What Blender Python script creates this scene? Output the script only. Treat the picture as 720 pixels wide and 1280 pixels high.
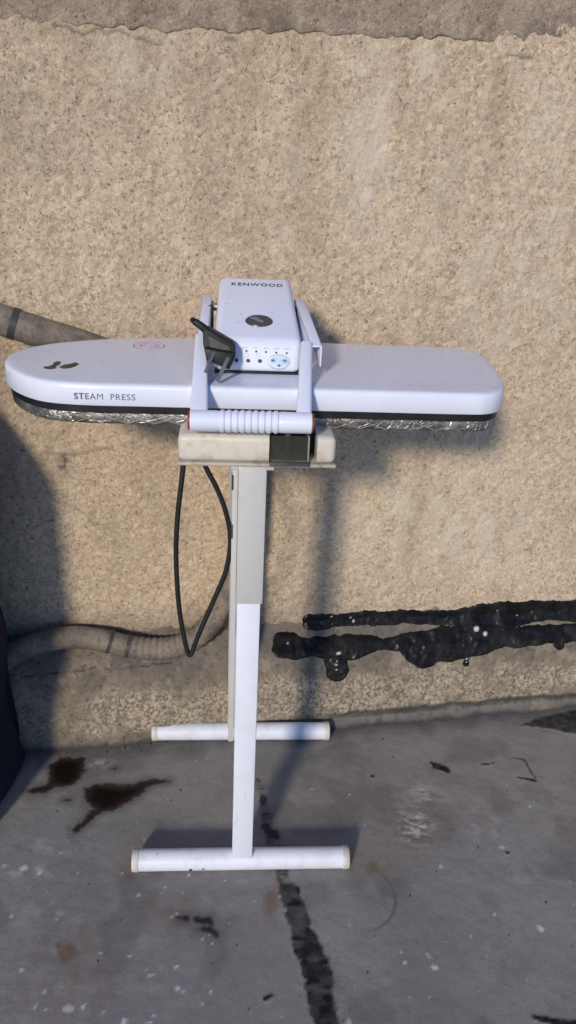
import bpy, bmesh, math, random
import numpy as np
from mathutils import Vector, Matrix
R = math.radians
rng = random.Random(7)
for o in list(bpy.data.objects):
    bpy.data.objects.remove(o)
S = bpy.context.scene
COL = S.collection

# ------------------------------------------------------------------ camera
CAM_H, PITCH, ROLL, FOC = 1.1467, .4146, .0463, 1000.0
cd = bpy.data.cameras.new('camera'); cam = bpy.data.objects.new('camera', cd); COL.objects.link(cam)
F = Vector((0, math.cos(PITCH), -math.sin(PITCH))); Rt = Vector((1, 0, 0)); Up = Rt.cross(F)
R2 = Rt * math.cos(ROLL) + Up * math.sin(ROLL); U2 = -Rt * math.sin(ROLL) + Up * math.cos(ROLL)
M3 = Matrix((R2, U2, -F)).transposed()
cam.matrix_world = Matrix.Translation((0, 0, CAM_H)) @ M3.to_4x4()
cd.sensor_fit = 'VERTICAL'; cd.sensor_height = 36; cd.sensor_width = 20.25; cd.lens = FOC / 1280 * 36
cd.clip_start = .02; cd.clip_end = 400
S.camera = cam
S.render.resolution_x, S.render.resolution_y = 576, 1024

# ------------------------------------------------------------------ light
SUN_DIR = Vector((.30, 1.0, -.42)).normalized()       # the way the light travels
elev = math.asin(-SUN_DIR.z); azim = math.atan2(-SUN_DIR.x, -SUN_DIR.y)
w = bpy.data.worlds.new('World'); S.world = w; w.use_nodes = True
wn = w.node_tree.nodes; wl = w.node_tree.links
sky = wn.new('ShaderNodeTexSky'); sky.sky_type = 'NISHITA'; sky.sun_disc = False
sky.sun_elevation = elev; sky.sun_rotation = azim; sky.air_density = 1.0; sky.dust_density = .3; sky.ozone_density = 3.0
bg = wn['Background']; bg.inputs['Strength'].default_value = .135
hue = wn.new('ShaderNodeMix'); hue.data_type = 'RGBA'; hue.blend_type = 'MULTIPLY'; hue.inputs[0].default_value = 1
hue.inputs[7].default_value = (.64, .82, 1.24, 1)          # deep blue evening sky
wl.new(sky.outputs[0], hue.inputs[6]); wl.new(hue.outputs[2], bg.inputs[0])
sl = bpy.data.lights.new('sun', 'SUN'); sl.energy = 3.3; sl.angle = R(6.0); sl.color = (1, .90, .77)
so = bpy.data.objects.new('sun', sl); COL.objects.link(so)
so.rotation_euler = SUN_DIR.to_track_quat('-Z', 'Y').to_euler()
so.location = (-1, -3, 3)
vs = S.view_settings; vs.view_transform = 'Standard'; vs.look = 'None'; vs.gamma = 1; vs.exposure = -0.22
vs.use_curve_mapping = False

# ------------------------------------------------------------------ noise
_tabs = {}
def _tab(seed):
    if seed not in _tabs:
        _tabs[seed] = np.random.default_rng(seed).random((256, 256))
    return _tabs[seed]
def vn(x, y, seed=0):
    t = _tab(seed); xi = np.floor(x).astype(int); yi = np.floor(y).astype(int)
    fx = x - xi; fy = y - yi; fx = fx * fx * (3 - 2 * fx); fy = fy * fy * (3 - 2 * fy)
    a = t[xi & 255, yi & 255]; b = t[(xi + 1) & 255, yi & 255]; c = t[xi & 255, (yi + 1) & 255]; d = t[(xi + 1) & 255, (yi + 1) & 255]
    return (a * (1 - fx) + b * fx) * (1 - fy) + (c * (1 - fx) + d * fx) * fy
def fbm(x, y, sc, oct=4, seed=0, gain=.5):
    s = 0; a = 1; n = 0
    for i in range(oct):
        s = s + a * vn(x * sc + 17.3 * i, y * sc + 5.1 * i, seed + i); n += a; a *= gain; sc *= 2.03
    return s / n
def sstep(a, b, x):
    t = np.clip((x - a) / (b - a), 0, 1); return t * t * (3 - 2 * t)
def seg_dist(X, Y, pts, closed):
    d = np.full(X.shape, 1e9); n = len(pts)
    for i in range(n if closed else n - 1):
        (x0, y0), (x1, y1) = pts[i], pts[(i + 1) % n]
        dx, dy = x1 - x0, y1 - y0; L = dx * dx + dy * dy + 1e-12
        t = np.clip(((X - x0) * dx + (Y - y0) * dy) / L, 0, 1)
        d = np.minimum(d, np.hypot(X - x0 - t * dx, Y - y0 - t * dy))
    return d
def poly_sd(X, Y, pts):
    ins = np.zeros(X.shape, bool); n = len(pts)
    for i in range(n):
        (x0, y0), (x1, y1) = pts[i], pts[(i + 1) % n]
        if y0 == y1: continue
        c = ((y0 > Y) != (y1 > Y)) & (X < (x1 - x0) * (Y - y0) / (y1 - y0) + x0)
        ins ^= c
    d = seg_dist(X, Y, pts, True)
    return np.where(ins, d, -d)
def line_r(X, Y, pts):           # pts (x,y,r): signed depth inside a stroke of varying width
    best = np.full(X.shape, -1e9)
    for (x0, y0, r0), (x1, y1, r1) in zip(pts[:-1], pts[1:]):
        dx, dy = x1 - x0, y1 - y0; L = dx * dx + dy * dy + 1e-12
        t = np.clip(((X - x0) * dx + (Y - y0) * dy) / L, 0, 1)
        best = np.maximum(best, r0 + (r1 - r0) * t - np.hypot(X - x0 - t * dx, Y - y0 - t * dy))
    return best

# ------------------------------------------------------------------ materials
class NT:
    def __init__(s, name):
        s.m = bpy.data.materials.new(name); s.m.use_nodes = True; s.t = s.m.node_tree
        s.b = s.t.nodes['Principled BSDF']; s.tc = s.t.nodes.new('ShaderNodeTexCoord')
        s.co = s.tc.outputs['Object']
    def put(s, sock, v):
        if isinstance(v, bpy.types.NodeSocket): s.t.links.new(v, sock)
        elif isinstance(v, (tuple, list)) and len(v) == 3 and sock.type == 'RGBA': sock.default_value = (*v, 1)
        else: sock.default_value = v
    def map(s, scale, co=None):
        n = s.t.nodes.new('ShaderNodeMapping'); n.inputs['Scale'].default_value = scale
        s.put(n.inputs[0], co or s.co); return n.outputs[0]
    def noise(s, sc, det=4, rough=.55, co=None, dist=0):
        n = s.t.nodes.new('ShaderNodeTexNoise'); s.put(n.inputs['Vector'], co or s.co)
        n.inputs['Scale'].default_value = sc; n.inputs['Detail'].default_value = det; n.inputs['Roughness'].default_value = rough
        n.inputs['Distortion'].default_value = dist
        return n.outputs[0]
    def voro(s, sc, feat='F1', rnd=1, co=None, out=0):
        n = s.t.nodes.new('ShaderNodeTexVoronoi'); s.put(n.inputs['Vector'], co or s.co); n.feature = feat
        n.inputs['Scale'].default_value = sc; n.inputs['Randomness'].default_value = rnd; return n.outputs[out]
    def rng(s, v, a, b, c=0, d=1):
        n = s.t.nodes.new('ShaderNodeMapRange'); n.interpolation_type = 'SMOOTHSTEP'
        for i, q in enumerate((v, a, b, c, d)): s.put(n.inputs[i], q)
        return n.outputs[0]
    def mix(s, f, a, b, mode='MIX'):
        n = s.t.nodes.new('ShaderNodeMix'); n.data_type = 'RGBA'; n.blend_type = mode
        s.put(n.inputs[0], f); s.put(n.inputs[6], a); s.put(n.inputs[7], b); return n.outputs[2]
    def ma(s, op, a, b=0):
        n = s.t.nodes.new('ShaderNodeMath'); n.operation = op; s.put(n.inputs[0], a); s.put(n.inputs[1], b); return n.outputs[0]
    def attr(s, name):
        n = s.t.nodes.new('ShaderNodeAttribute'); n.attribute_name = name; return n.outputs['Fac']
    def xyz(s, i):
        n = s.t.nodes.new('ShaderNodeSeparateXYZ'); s.put(n.inputs[0], s.co); return n.outputs[i]
    def bump(s, h, strength=.3, dist=.002):
        n = s.t.nodes.new('ShaderNodeBump'); n.inputs['Strength'].default_value = strength; n.inputs['Distance'].default_value = dist
        s.put(n.inputs['Height'], h); s.put(s.b.inputs['Normal'], n.outputs[0])
    def out(s, col, rough=.6, metal=0, **k):
        s.put(s.b.inputs['Base Color'], col); s.put(s.b.inputs['Roughness'], rough); s.put(s.b.inputs['Metallic'], metal)
        for a, v in k.items(): s.put(s.b.inputs[a], v)
        return s.m

def plain(name, col, rough=.5, metal=0, dirt=None, amt=.35, dsc=25, bump=.0, **k):
    n = NT(name); f = n.rng(n.noise(dsc, 6, .65), .45, .75, 0, amt)
    c = n.mix(f, col, dirt or tuple(x * .6 for x in col))
    if bump: n.bump(n.noise(180, 4, .6), bump, .001)
    return n.out(c, n.rng(n.noise(40, 4), .3, .7, max(rough - .08, .02), min(rough + .1, 1)), metal, **k)

def plaster_mat(name, base, dark, tint):
    n = NT(name)
    grain = n.noise(260, 5, .7); mid = n.noise(135, 6, .75); big = n.noise(4.5, 5, .6)
    c = n.mix(n.rng(n.noise(130, 4, .6), .3, .7), tuple(x * .86 for x in base), tuple(min(x * 1.12, .9) for x in base))
    c = n.mix(n.rng(big, .35, .68, 0, .45), c, tint)
    # vertical run-off streaks
    st = n.noise(1, 6, .62, co=n.map((14, 14, 1.1)))
    c = n.mix(n.rng(st, .44, .72, 0, .48), c, (.40, .275, .16))
    c = n.mix(n.rng(st, .44, .30, 0, .30), c, (.60, .50, .39))
    # dark aggregate and pits with cavity shade painted into the colour, and pale grains
    # every grain of the rough cast has a tone of its own
    jv = n.t.nodes.new('ShaderNodeVectorMath'); jv.operation = 'MULTIPLY_ADD'
    nz = n.t.nodes.new('ShaderNodeTexNoise'); n.put(nz.inputs['Vector'], n.co); nz.inputs['Scale'].default_value = 160; nz.inputs['Detail'].default_value = 3
    n.put(jv.inputs[0], nz.outputs['Color']); jv.inputs[1].default_value = (.012, .012, .012); n.put(jv.inputs[2], n.co)
    co = n.noise(42, 6, .75)
    def cell(sc):
        sx = n.t.nodes.new('ShaderNodeSeparateColor'); n.put(sx.inputs[0], n.voro(sc, co=jv.outputs[0], out=1)); return sx.outputs[0]
    g1 = cell(170); g2 = cell(85)
    c = n.mix(n.rng(g1, .55, 1.0, 0, .50), c, tuple(min(x * 1.38, .9) for x in base)); c = n.mix(n.rng(g1, .38, .0, 0, .50), c, tuple(x * .58 for x in base))
    c = n.mix(n.rng(g2, .30, .0, 0, .38), c, tuple(x * .60 for x in base)); c = n.mix(n.rng(g2, .75, 1.0, 0, .35), c, tuple(min(x * 1.32, .9) for x in base))
    c = n.mix(n.rng(n.noise(9, 6, .7, co=n.map((1, 1, .6))), .48, .68, 0, .40), c, tuple(x * .72 for x in base)); c = n.mix(n.rng(n.noise(7, 5, .65, co=n.map((1.4, 1.4, .5))), .52, .70, 0, .35), c, tuple(min(x * 1.22, .9) for x in base)); c = n.mix(n.rng(co, .52, .66, 0, .35), c, tuple(min(x * 1.25, .9) for x in base)); c = n.mix(n.rng(co, .46, .34, 0, .35), c, tuple(x * .70 for x in base))
    c = n.mix(n.rng(mid, .455, .36, 0, .9), c, dark); c = n.mix(n.rng(n.noise(150, 4, .7, co=n.map((1, 1, .8))), .40, .34, 0, .85), c, tuple(x * .62 for x in dark))
    v = n.voro(110, 'F1', 1, co=n.map((1, 1, 1.0)))
    sp = n.rng(n.noise(95, 4, .75, dist=.4), .37, .30, 0, .9)
    c = n.mix(sp, c, (.13, .085, .05))
    c = n.mix(n.rng(grain, .56, .70, 0, .6), c, (.80, .69, .49))
    c = n.mix(n.attr('damp'), c, (.30, .20, .12)); c = n.mix(n.attr('lime'), c, (.76, .66, .49))
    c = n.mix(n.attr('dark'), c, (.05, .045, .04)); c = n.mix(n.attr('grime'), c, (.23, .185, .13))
    h = n.ma('ADD', n.ma('ADD', mid, n.ma('MULTIPLY', g1, .35)), n.ma('MULTIPLY', grain, .5))
    n.bump(h, .8, .006)
    return n.out(c, .93)

MAT = {}
MAT['plaster'] = plaster_mat('rough_cast_render', (.70, .535, .355), (.30, .207, .126), (.61, .458, .30))
MAT['coping'] = plaster_mat('coping_render', (.44, .335, .24), (.20, .145, .10), (.37, .28, .21))
n = NT('mortar_footing')
c = n.mix(n.rng(n.noise(9, 6, .65), .3, .7), (.135, .112, .082), (.225, .182, .127))
c = n.mix(n.rng(n.noise(75, 5, .7, dist=.4), .47, .36, 0, .85), c, (.085, .068, .05)); c = n.mix(n.rng(n.noise(22, 6, .7), .50, .64, 0, .6), c, (.34, .28, .195)); c = n.mix(n.rng(n.noise(15, 5, .7), .46, .34, 0, .6), c, (.10, .082, .062))
c = n.mix(n.attr('pale'), c, n.mix(n.rng(n.noise(130, 6, .75), .36, .62), (.11, .088, .062), (.47, .385, .26)))
c = n.mix(n.attr('grey'), c, n.mix(n.noise(60, 4), (.10, .095, .09), (.17, .16, .15)))
c = n.mix(n.attr('dark'), c, (.03, .028, .026))
n.bump(n.ma('ADD', n.noise(90, 6, .7), n.noise(260, 3)), .6, .004)
MAT['footing'] = n.out(c, .92)
n = NT('bitumen')
c = n.mix(n.rng(n.noise(30, 5), .4, .7), (.007, .0065, .006), (.020, .017, .014)); c = n.mix(n.attr('speck'), c, (.62, .58, .52))
n.bump(n.noise(38, 3, .5), .35, .006)
MAT['tar'] = n.out(c, n.rng(n.noise(22, 4), .35, .65, .22, .5), **{'Specular IOR Level': .22})

n = NT('painted_concrete_floor')
c = n.mix(n.rng(n.noise(3.2, 6, .62), .32, .68), (.225, .214, .192), (.310, .294, .262))
c = n.mix(n.rng(n.noise(14, 6, .7), .52, .74, 0, .45), c, (.34, .335, .315))
c = n.mix(n.rng(n.noise(7, 6, .65, dist=1.2), .52, .70, 0, .32), c, (.125, .118, .108))
c = n.mix(n.rng(n.noise(320, 3, .6), .42, .62, 0, .25), c, (.12, .115, .11)); c = n.mix(n.rng(n.noise(170, 5, .75), .60, .72, 0, .5), c, (.40, .39, .37)); c = n.mix(n.rng(n.noise(150, 5, .75, dist=1), .40, .32, 0, .6), c, (.09, .085, .08))
c = n.mix(n.rng(n.voro(34), .085, .055, 0, 1), c, n.mix(n.rng(n.noise(5, 3), .46, .58), c, (.42, .40, .37)))
c = n.mix(n.rng(n.voro(21, co=n.map((1.3, .8, 1))), .06, .04, 0, 1), c, n.mix(n.rng(n.noise(7, 3), .44, .60), (.05, .045, .04), c))
c = n.mix(n.attr('rust'), c, (.19, .115, .06)); c = n.mix(n.attr('grime'), c, (.085, .078, .07))
c = n.mix(n.attr('pale'), c, n.mix(n.rng(n.noise(60, 5, .7), .4, .6), (.26, .23, .20), (.55, .47, .39)))
c = n.mix(n.attr('paint'), c, (.60, .59, .57))
c = n.mix(n.attr('spill'), c, n.mix(n.rng(n.noise(18, 4), .35, .7), (.006, .004, .003), (.022, .007, .005)))
c = n.mix(n.attr('tar'), c, n.mix(n.rng(n.noise(45, 4), .4, .65), (.010, .010, .011), (.05, .047, .045)))
wet = n.ma('MAXIMUM', n.attr('spill'), n.ma('MULTIPLY', n.attr('tar'), .75))
n.bump(n.ma('ADD', n.noise(120, 5, .7), n.ma('MULTIPLY', n.noise(18, 4), 1.4)), .22, .003)
MAT['floor'] = n.out(c, n.rng(n.noise(6, 5), .35, .7, .58, .85), **{'Specular IOR Level': n.rng(wet, 0, 1, .4, .12)})

MAT['white'] = plain('white_enamel', (.74, .77, .84), .30, dirt=(.62, .62, .64), amt=.25, dsc=9)
MAT['white_plastic'] = plain('white_plastic', (.73, .76, .83), .36, dirt=(.60, .60, .61), amt=.25, dsc=14)
MAT['leg_white'] = plain('white_powder_coat', (.72, .74, .79), .42, dirt=(.52, .49, .45), amt=.35, dsc=20, bump=.03)
MAT['leg_grey'] = plain('grey_powder_coat', (.50, .49, .47), .45, dirt=(.36, .32, .27), amt=.4, dsc=14, bump=.03)
def painted(name, col, dirt, rust):
    n = NT(name)
    c = n.mix(n.rng(n.noise(11, 6, .65), .48, .78, 0, .45), col, dirt)
    c = n.mix(n.rng(n.noise(1, 5, .7, co=n.map((120, 120, 9))), .60, .72, 0, .45), c, tuple(x * .62 for x in col))
    c = n.mix(n.rng(n.noise(38, 6, .75), .665, .70, 0, .85), c, rust)
    c = n.mix(n.rng(n.xyz(2), .075, .02, 0, n.rng(n.noise(30, 5), .45, .75, 0, .30)), c, (.33, .30, .25))
    n.bump(n.noise(60, 5, .6), .06, .001)
    return n.out(c, n.rng(n.noise(25, 4), .3, .7, .34, .55))
MAT['leg_white'] = painted('white_powder_coat', (.74, .76, .79), (.56, .53, .47), (.22, .15, .10))
MAT['leg_grey'] = painted('grey_powder_coat', (.53, .515, .47), (.38, .34, .27), (.17, .12, .08))
MAT['cap'] = plain('yellowed_plastic', (.60, .57, .49), .5, dirt=(.40, .34, .26), amt=.6, dsc=45)
MAT['cream'] = plain('stained_cream_plastic', (.64, .59, .48), .48, dirt=(.40, .31, .20), amt=.8, dsc=34, bump=.05)
MAT['black'] = plain('black_plastic', (.012, .012, .013), .42)
MAT['rubber'] = plain('black_rubber', (.007, .007, .008), .6, dirt=(.02, .018, .016), amt=.5, dsc=60)
MAT['plugbrown'] = plain('worn_plug_face', (.035, .027, .020), .5, dirt=(.085, .06, .04), amt=.8, dsc=50)  # brown highlight of the lit upper facet put into the colour
MAT['pin'] = plain('tarnished_pin', (.42, .38, .32), .4, .9)
MAT['red'] = plain('red_plastic', (.30, .03, .025), .45)
MAT['ink'] = plain('grey_blue_ink', (.13, .15, .22), .6)
MAT['darkink'] = plain('dark_ink', (.03, .03, .045), .6)
MAT['fadedink'] = plain('faint_ink', (.36, .38, .42), .6)
MAT['redink'] = plain('faded_red_ink', (.58, .28, .33), .6, dirt=(.70, .58, .64), amt=.9, dsc=90)
MAT['badge'] = plain('dark_badge', (.07, .075, .075), .3, .3)
MAT['sticker'] = plain('pale_blue_sticker', (.62, .69, .76), .4)
MAT['stickerrim'] = plain('sticker_rim', (.38, .46, .58), .4)
MAT['blue'] = plain('blue_print', (.20, .40, .58), .4)
MAT['tank_in'] = plain('tank_recess', (.012, .012, .009), .6)
MAT['tank_tab'] = plain('blue_grey_tab', (.16, .20, .25), .35)
MAT['limescale'] = plain('limescale', (.33, .32, .26), .7)
n = NT('smoked_tank_plastic'); MAT['glass'] = n.out((.30, .31, .25), .08, 0, **{'Transmission Weight': .9, 'IOR': 1.3})
n = NT('crinkled_foil')
cr = n.voro(75, 'DISTANCE_TO_EDGE', co=n.map((1, 1, 1.6)))
n.bump(n.ma('ADD', n.rng(cr, 0, .12), n.noise(60, 5, .7)), .35, .003)
MAT['foil'] = n.out(n.mix(n.rng(n.noise(20, 5), .4, .65), (.36, .34, .30), (.16, .145, .12)), n.rng(n.noise(50, 3), .3, .7, .36, .55), .85)
n = NT('cement_splashed_hose')
c = n.mix(n.rng(n.noise(24, 6, .65), .35, .65), (.125, .105, .08), (.24, .195, .14)); c = n.mix(n.rng(n.noise(120, 4, .7), .5, .66, 0, .6), c, (.055, .05, .044))
n.bump(n.noise(80, 5, .65), .4, .003); MAT['hose'] = n.out(c, .75)
MAT['tape'] = plain('dark_tape', (.05, .046, .042), .5)
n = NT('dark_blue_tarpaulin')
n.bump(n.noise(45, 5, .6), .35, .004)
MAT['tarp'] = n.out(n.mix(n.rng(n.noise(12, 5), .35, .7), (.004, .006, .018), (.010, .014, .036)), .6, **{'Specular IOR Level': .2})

# ------------------------------------------------------------------ object helpers
def tag(o, label=None, cat=None, group=None, kind=None):
    if label: o['label'] = label
    if cat: o['category'] = cat
    if group: o['group'] = group
    if kind: o['kind'] = kind
    return o
def empty(name, loc, rz, label, cat):
    o = bpy.data.objects.new(name, None); COL.objects.link(o); o.location = loc; o.rotation_euler = (0, 0, rz)
    o.empty_display_size = .05
    return tag(o, label, cat)
def link_mesh(name, me, mat, parent=None):
    o = bpy.data.objects.new(name, me); COL.objects.link(o)
    if mat: me.materials.append(mat)
    if parent: o.parent = parent
    return o
ZO = [0.0]
def fin(name, bm, mat, parent=None, sharp=38, raw=False):
    bmesh.ops.recalc_face_normals(bm, faces=bm.faces)
    for e in bm.edges:
        e.smooth = not (len(e.link_faces) == 2 and e.calc_face_angle(0) > R(sharp))
    for f in bm.faces: f.smooth = True
    if ZO[0] and not raw: bmesh.ops.translate(bm, verts=bm.verts, vec=(0, 0, -ZO[0]))
    me = bpy.data.meshes.new(name); bm.to_mesh(me); bm.free()
    return link_mesh(name, me, mat, parent)
def grid(name, P, mat, parent=None, attrs=None, mask=None):
    nv, nu = P.shape[:2]; idx = np.arange(nv * nu).reshape(nv, nu)
    q = np.stack([idx[:-1, :-1], idx[:-1, 1:], idx[1:, 1:], idx[1:, :-1]], -1).reshape(-1, 4)
    V = P.reshape(-1, 3); A = {k: v.reshape(-1) for k, v in (attrs or {}).items()}
    if mask is not None:
        mk = mask.reshape(-1); q = q[mk[q].any(1)]
        used = np.unique(q); rm = np.full(len(V), -1); rm[used] = np.arange(len(used)); q = rm[q]; V = V[used]
        A = {k: v[used] for k, v in A.items()}
    me = bpy.data.meshes.new(name); me.vertices.add(len(V)); me.vertices.foreach_set('co', V.astype(np.float32).ravel())
    me.loops.add(q.size); me.loops.foreach_set('vertex_index', q.astype(np.int32).ravel())
    me.polygons.add(len(q)); me.polygons.foreach_set('loop_start', np.arange(0, q.size, 4, dtype=np.int32))
    me.update(calc_edges=True)
    me.polygons.foreach_set('use_smooth', np.ones(len(q), bool))
    for k, v in A.items():
        a = me.attributes.new(k, 'FLOAT', 'POINT'); a.data.foreach_set('value', v.astype(np.float32))
    return link_mesh(name, me, mat, parent)
def catmull(pts, n=8, closed=False):
    P = [Vector(p) for p in pts]; out = []; N = len(P)
    for i in range(N if closed else N - 1):
        g = (lambda j: P[j % N]) if closed else (lambda j: P[min(max(j, 0), N - 1)])
        a, b, c, d = g(i - 1), g(i), g(i + 1), g(i + 2)
        for k in range(n):
            t = k / n
            out.append(.5 * ((2 * b) + (c - a) * t + (2 * a - 5 * b + 4 * c - d) * t * t + (3 * b - a - 3 * c + d) * t ** 3))
    if not closed: out.append(P[-1])
    return out
def tube(bm, pts, r, seg=12, n=8, smooth=True, caps=True):
    P = catmull(pts, n) if smooth else [Vector(p) for p in pts]
    rf = r if callable(r) else (lambda t: r)
    up = Vector((.13, .21, .97)); rings = []; N = len(P)
    for i, p in enumerate(P):
        t = (P[min(i + 1, N - 1)] - P[max(i - 1, 0)]).normalized()
        u = (up - t * up.dot(t)).normalized(); up = u; v = t.cross(u); rr = rf(i / (N - 1))
        rings.append([bm.verts.new(p + (u * math.cos(2 * math.pi * k / seg) + v * math.sin(2 * math.pi * k / seg)) * rr) for k in range(seg)])
    for a, b in zip(rings[:-1], rings[1:]):
        for k in range(seg): bm.faces.new((a[k], a[(k + 1) % seg], b[(k + 1) % seg], b[k]))
    if caps: bm.faces.new(rings[0][::-1]); bm.faces.new(rings[-1])
def hexa(bm, c8, bev=.002, seg=2):
    """box from eight corners: bottom ring of four, then top ring of four"""
    v = [bm.verts.new(c) for c in c8]
    fs = [bm.faces.new([v[i] for i in q]) for q in ((3, 2, 1, 0), (4, 5, 6, 7), (0, 1, 5, 4), (1, 2, 6, 5), (2, 3, 7, 6), (3, 0, 4, 7))]
    if bev:
        es = list({e for f in fs for e in f.edges})
        bmesh.ops.bevel(bm, geom=es, offset=bev, segments=seg, profile=.5, affect='EDGES')
def box(bm, x0, x1, y0, y1, z0, z1, bev=.002, seg=2):
    hexa(bm, [(x0, y0, z0), (x1, y0, z0), (x1, y1, z0), (x0, y1, z0), (x0, y0, z1), (x1, y0, z1), (x1, y1, z1), (x0, y1, z1)], bev, seg)
def bar(bm, p0, p1, w0, w1, h0, h1, bev=.003, side=Vector((1, 0, 0)), seg=3):
    p0, p1 = Vector(p0), Vector(p1); t = (p1 - p0).normalized(); s = (side - t * side.dot(t)).normalized(); u = s.cross(t)
    c = []
    for p, w_, h_ in ((p0, w0, h0), (p1, w1, h1)):
        for a, b in ((-1, -1), (1, -1), (1, 1), (-1, 1)): c.append(p + s * a * w_ / 2 + u * b * h_ / 2)
    hexa(bm, c, bev, seg)
def lathe_x(bm, prof, y, z, seg=32, sq=1.0):
    """prof: (x, r) pairs turned about an x axis"""
    rings = [[bm.verts.new((x, y + r * math.cos(2 * math.pi * k / seg), z + r * sq * math.sin(2 * math.pi * k / seg))) for k in range(seg)] for x, r in prof]
    for a, b in zip(rings[:-1], rings[1:]):
        for k in range(seg): bm.faces.new((a[k], a[(k + 1) % seg], b[(k + 1) % seg], b[k]))
    bm.faces.new(rings[0][::-1]); bm.faces.new(rings[-1])
def inset_poly(pts, d):
    N = len(pts); out = []
    for i in range(N):
        a, b, c = pts[i - 1], pts[i], pts[(i + 1) % N]
        t = Vector((c[0] - a[0], c[1] - a[1])).normalized(); nrm = Vector((-t.y, t.x))
        out.append((b[0] + nrm.x * d, b[1] + nrm.y * d))
    return out
def loft(bm, outline, levels, wob=None):
    rings = []
    for k, (d, z) in enumerate(levels):
        ring = inset_poly(outline, d)
        if wob: ring = [(x + wob(i, k)[0], y + wob(i, k)[1]) for i, (x, y) in enumerate(ring)]
        rings.append([bm.verts.new((x, y, z)) for x, y in ring])
    N = len(outline)
    for a, b in zip(rings[:-1], rings[1:]):
        for k in range(N): bm.faces.new((a[k], a[(k + 1) % N], b[(k + 1) % N], b[k]))
    bm.faces.new(rings[0][::-1]); bm.faces.new(rings[-1])
def disc(bm, fr, u, v, ru, rv, h, seg=24, h0=-.0005):
    """low disc on a plane frame fr=(origin,xdir,ydir,normal)"""
    o, X, Y, Nn = fr
    a = [bm.verts.new(o + X * (u + ru * math.cos(2 * math.pi * k / seg)) + Y * (v + rv * math.sin(2 * math.pi * k / seg)) + Nn * h0) for k in range(seg)]
    b = [bm.verts.new(o + X * (u + .9 * ru * math.cos(2 * math.pi * k / seg)) + Y * (v + .9 * rv * math.sin(2 * math.pi * k / seg)) + Nn * h) for k in range(seg)]
    for k in range(seg): bm.faces.new((a[k], a[(k + 1) % seg], b[(k + 1) % seg], b[k]))
    bm.faces.new(b); bm.faces.new(a[::-1])
def patch(bm, fr, outline, h):
    o, X, Y, Nn = fr
    a = [bm.verts.new(o + X * u + Y * v - Nn * .0005) for u, v in outline]; b = [bm.verts.new(o + X * u + Y * v + Nn * h) for u, v in outline]
    for k in range(len(a)): bm.faces.new((a[k], a[(k + 1) % len(a)], b[(k + 1) % len(a)], b[k]))
    bm.faces.new(b); bm.faces.new(a[::-1])
def lettering(name, text, fr, u0, u1, v0, v1, mat, parent, bold=0, space=1.0, word=1.0):
    cu = bpy.data.curves.new(name, 'FONT'); cu.body = text; cu.extrude = .02; cu.offset = bold; cu.space_character = space; cu.space_word = word
    cu.resolution_u = 3
    t = bpy.data.objects.new(name, cu); COL.objects.link(t)
    dg = bpy.context.evaluated_depsgraph_get(); me = bpy.data.meshes.new_from_object(t.evaluated_get(dg))
    bpy.data.objects.remove(t); bpy.data.curves.remove(cu)
    co = np.zeros(len(me.vertices) * 3, np.float32); me.vertices.foreach_get('co', co); co = co.reshape(-1, 3)
    lo, hi = co.min(0), co.max(0); k = (co - lo) / (hi - lo)
    o, X, Y, Nn = fr; o = np.array(o); X, Y, Nn = np.array(X), np.array(Y), np.array(Nn)
    V = o + X * (u0 + (u1 - u0) * k[:, :1]) + Y * (v0 + (v1 - v0) * k[:, 1:2]) + Nn * (-.0012 + .0016 * k[:, 2:3])
    V[:, 2] -= ZO[0]
    me.vertices.foreach_set('co', V.astype(np.float32).ravel()); me.update(); me.name = name
    return link_mesh(name, me, mat, parent)

# ================================================================== SETTING
def axis(fine0, fine1, step, far0, far1):
    a = np.arange(fine0, fine1 + step / 2, step); lo = []; x = fine0; d = step
    while x > far0: d *= 1.35; x -= d; lo.append(x)
    hi = []; x = a[-1]; d = step
    while x < far1: d *= 1.35; x += d; hi.append(x)
    return np.concatenate([lo[::-1], a, hi])

# ---- floor
xs = axis(-.62, .86, .0032, -40, 40); ys = axis(.66, 1.60, .0032, -40, 12)
X, Y = np.meshgrid(xs, ys)
wx = X + .020 * (fbm(X, Y, 42, 5, 3, .6) - .5); wy = Y + .020 * (fbm(X, Y, 42, 5, 9, .6) - .5)
fx = X + .005 * (fbm(X, Y, 120, 3, 13) - .5); fy = Y + .005 * (fbm(X, Y, 120, 3, 19) - .5)
sp = poly_sd(wx, wy, [(-.461, 1.276), (-.447, 1.299), (-.392, 1.298), (-.380, 1.265), (-.386, 1.242), (-.403, 1.216), (-.442, 1.209), (-.455, 1.242)])
sp = np.maximum(sp, line_r(fx, fy, [(-.472, 1.200, .008), (-.45, 1.206, .011), (-.437, 1.212, .006)]))
sp = np.maximum(sp, poly_sd(wx, wy, [(-.378, 1.216), (-.356, 1.231), (-.308, 1.228), (-.269, 1.232), (-.247, 1.241), (-.257, 1.21), (-.295, 1.166), (-.336, 1.147), (-.366, 1.182)]))
sp = np.maximum(sp, line_r(fx, fy, [(-.265, 1.230, .012), (-.24, 1.240, .009), (-.214, 1.243, .004)]))
sp = np.maximum(sp, line_r(fx, fy, [(-.342, 1.150, .010), (-.352, 1.125, .006), (-.364, 1.108, .008)]))
for (a, b, r) in [(-.142, .931, .006), (-.40, 1.18, .004), (-.333, 1.272, .003)]: sp = np.maximum(sp, line_r(fx, fy, [(a - .006, b, r * .5), (a + .006, b, r)]))
sp = np.maximum(sp, line_r(fx, fy, [(-.12, .931, .006), (-.10, .928, .008), (-.094, .921, .004)]))
sp = np.maximum(sp, line_r(fx, fy, [(-.115, .914, .002), (-.098, .914, .006), (-.084, .903, .005)]))
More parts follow.
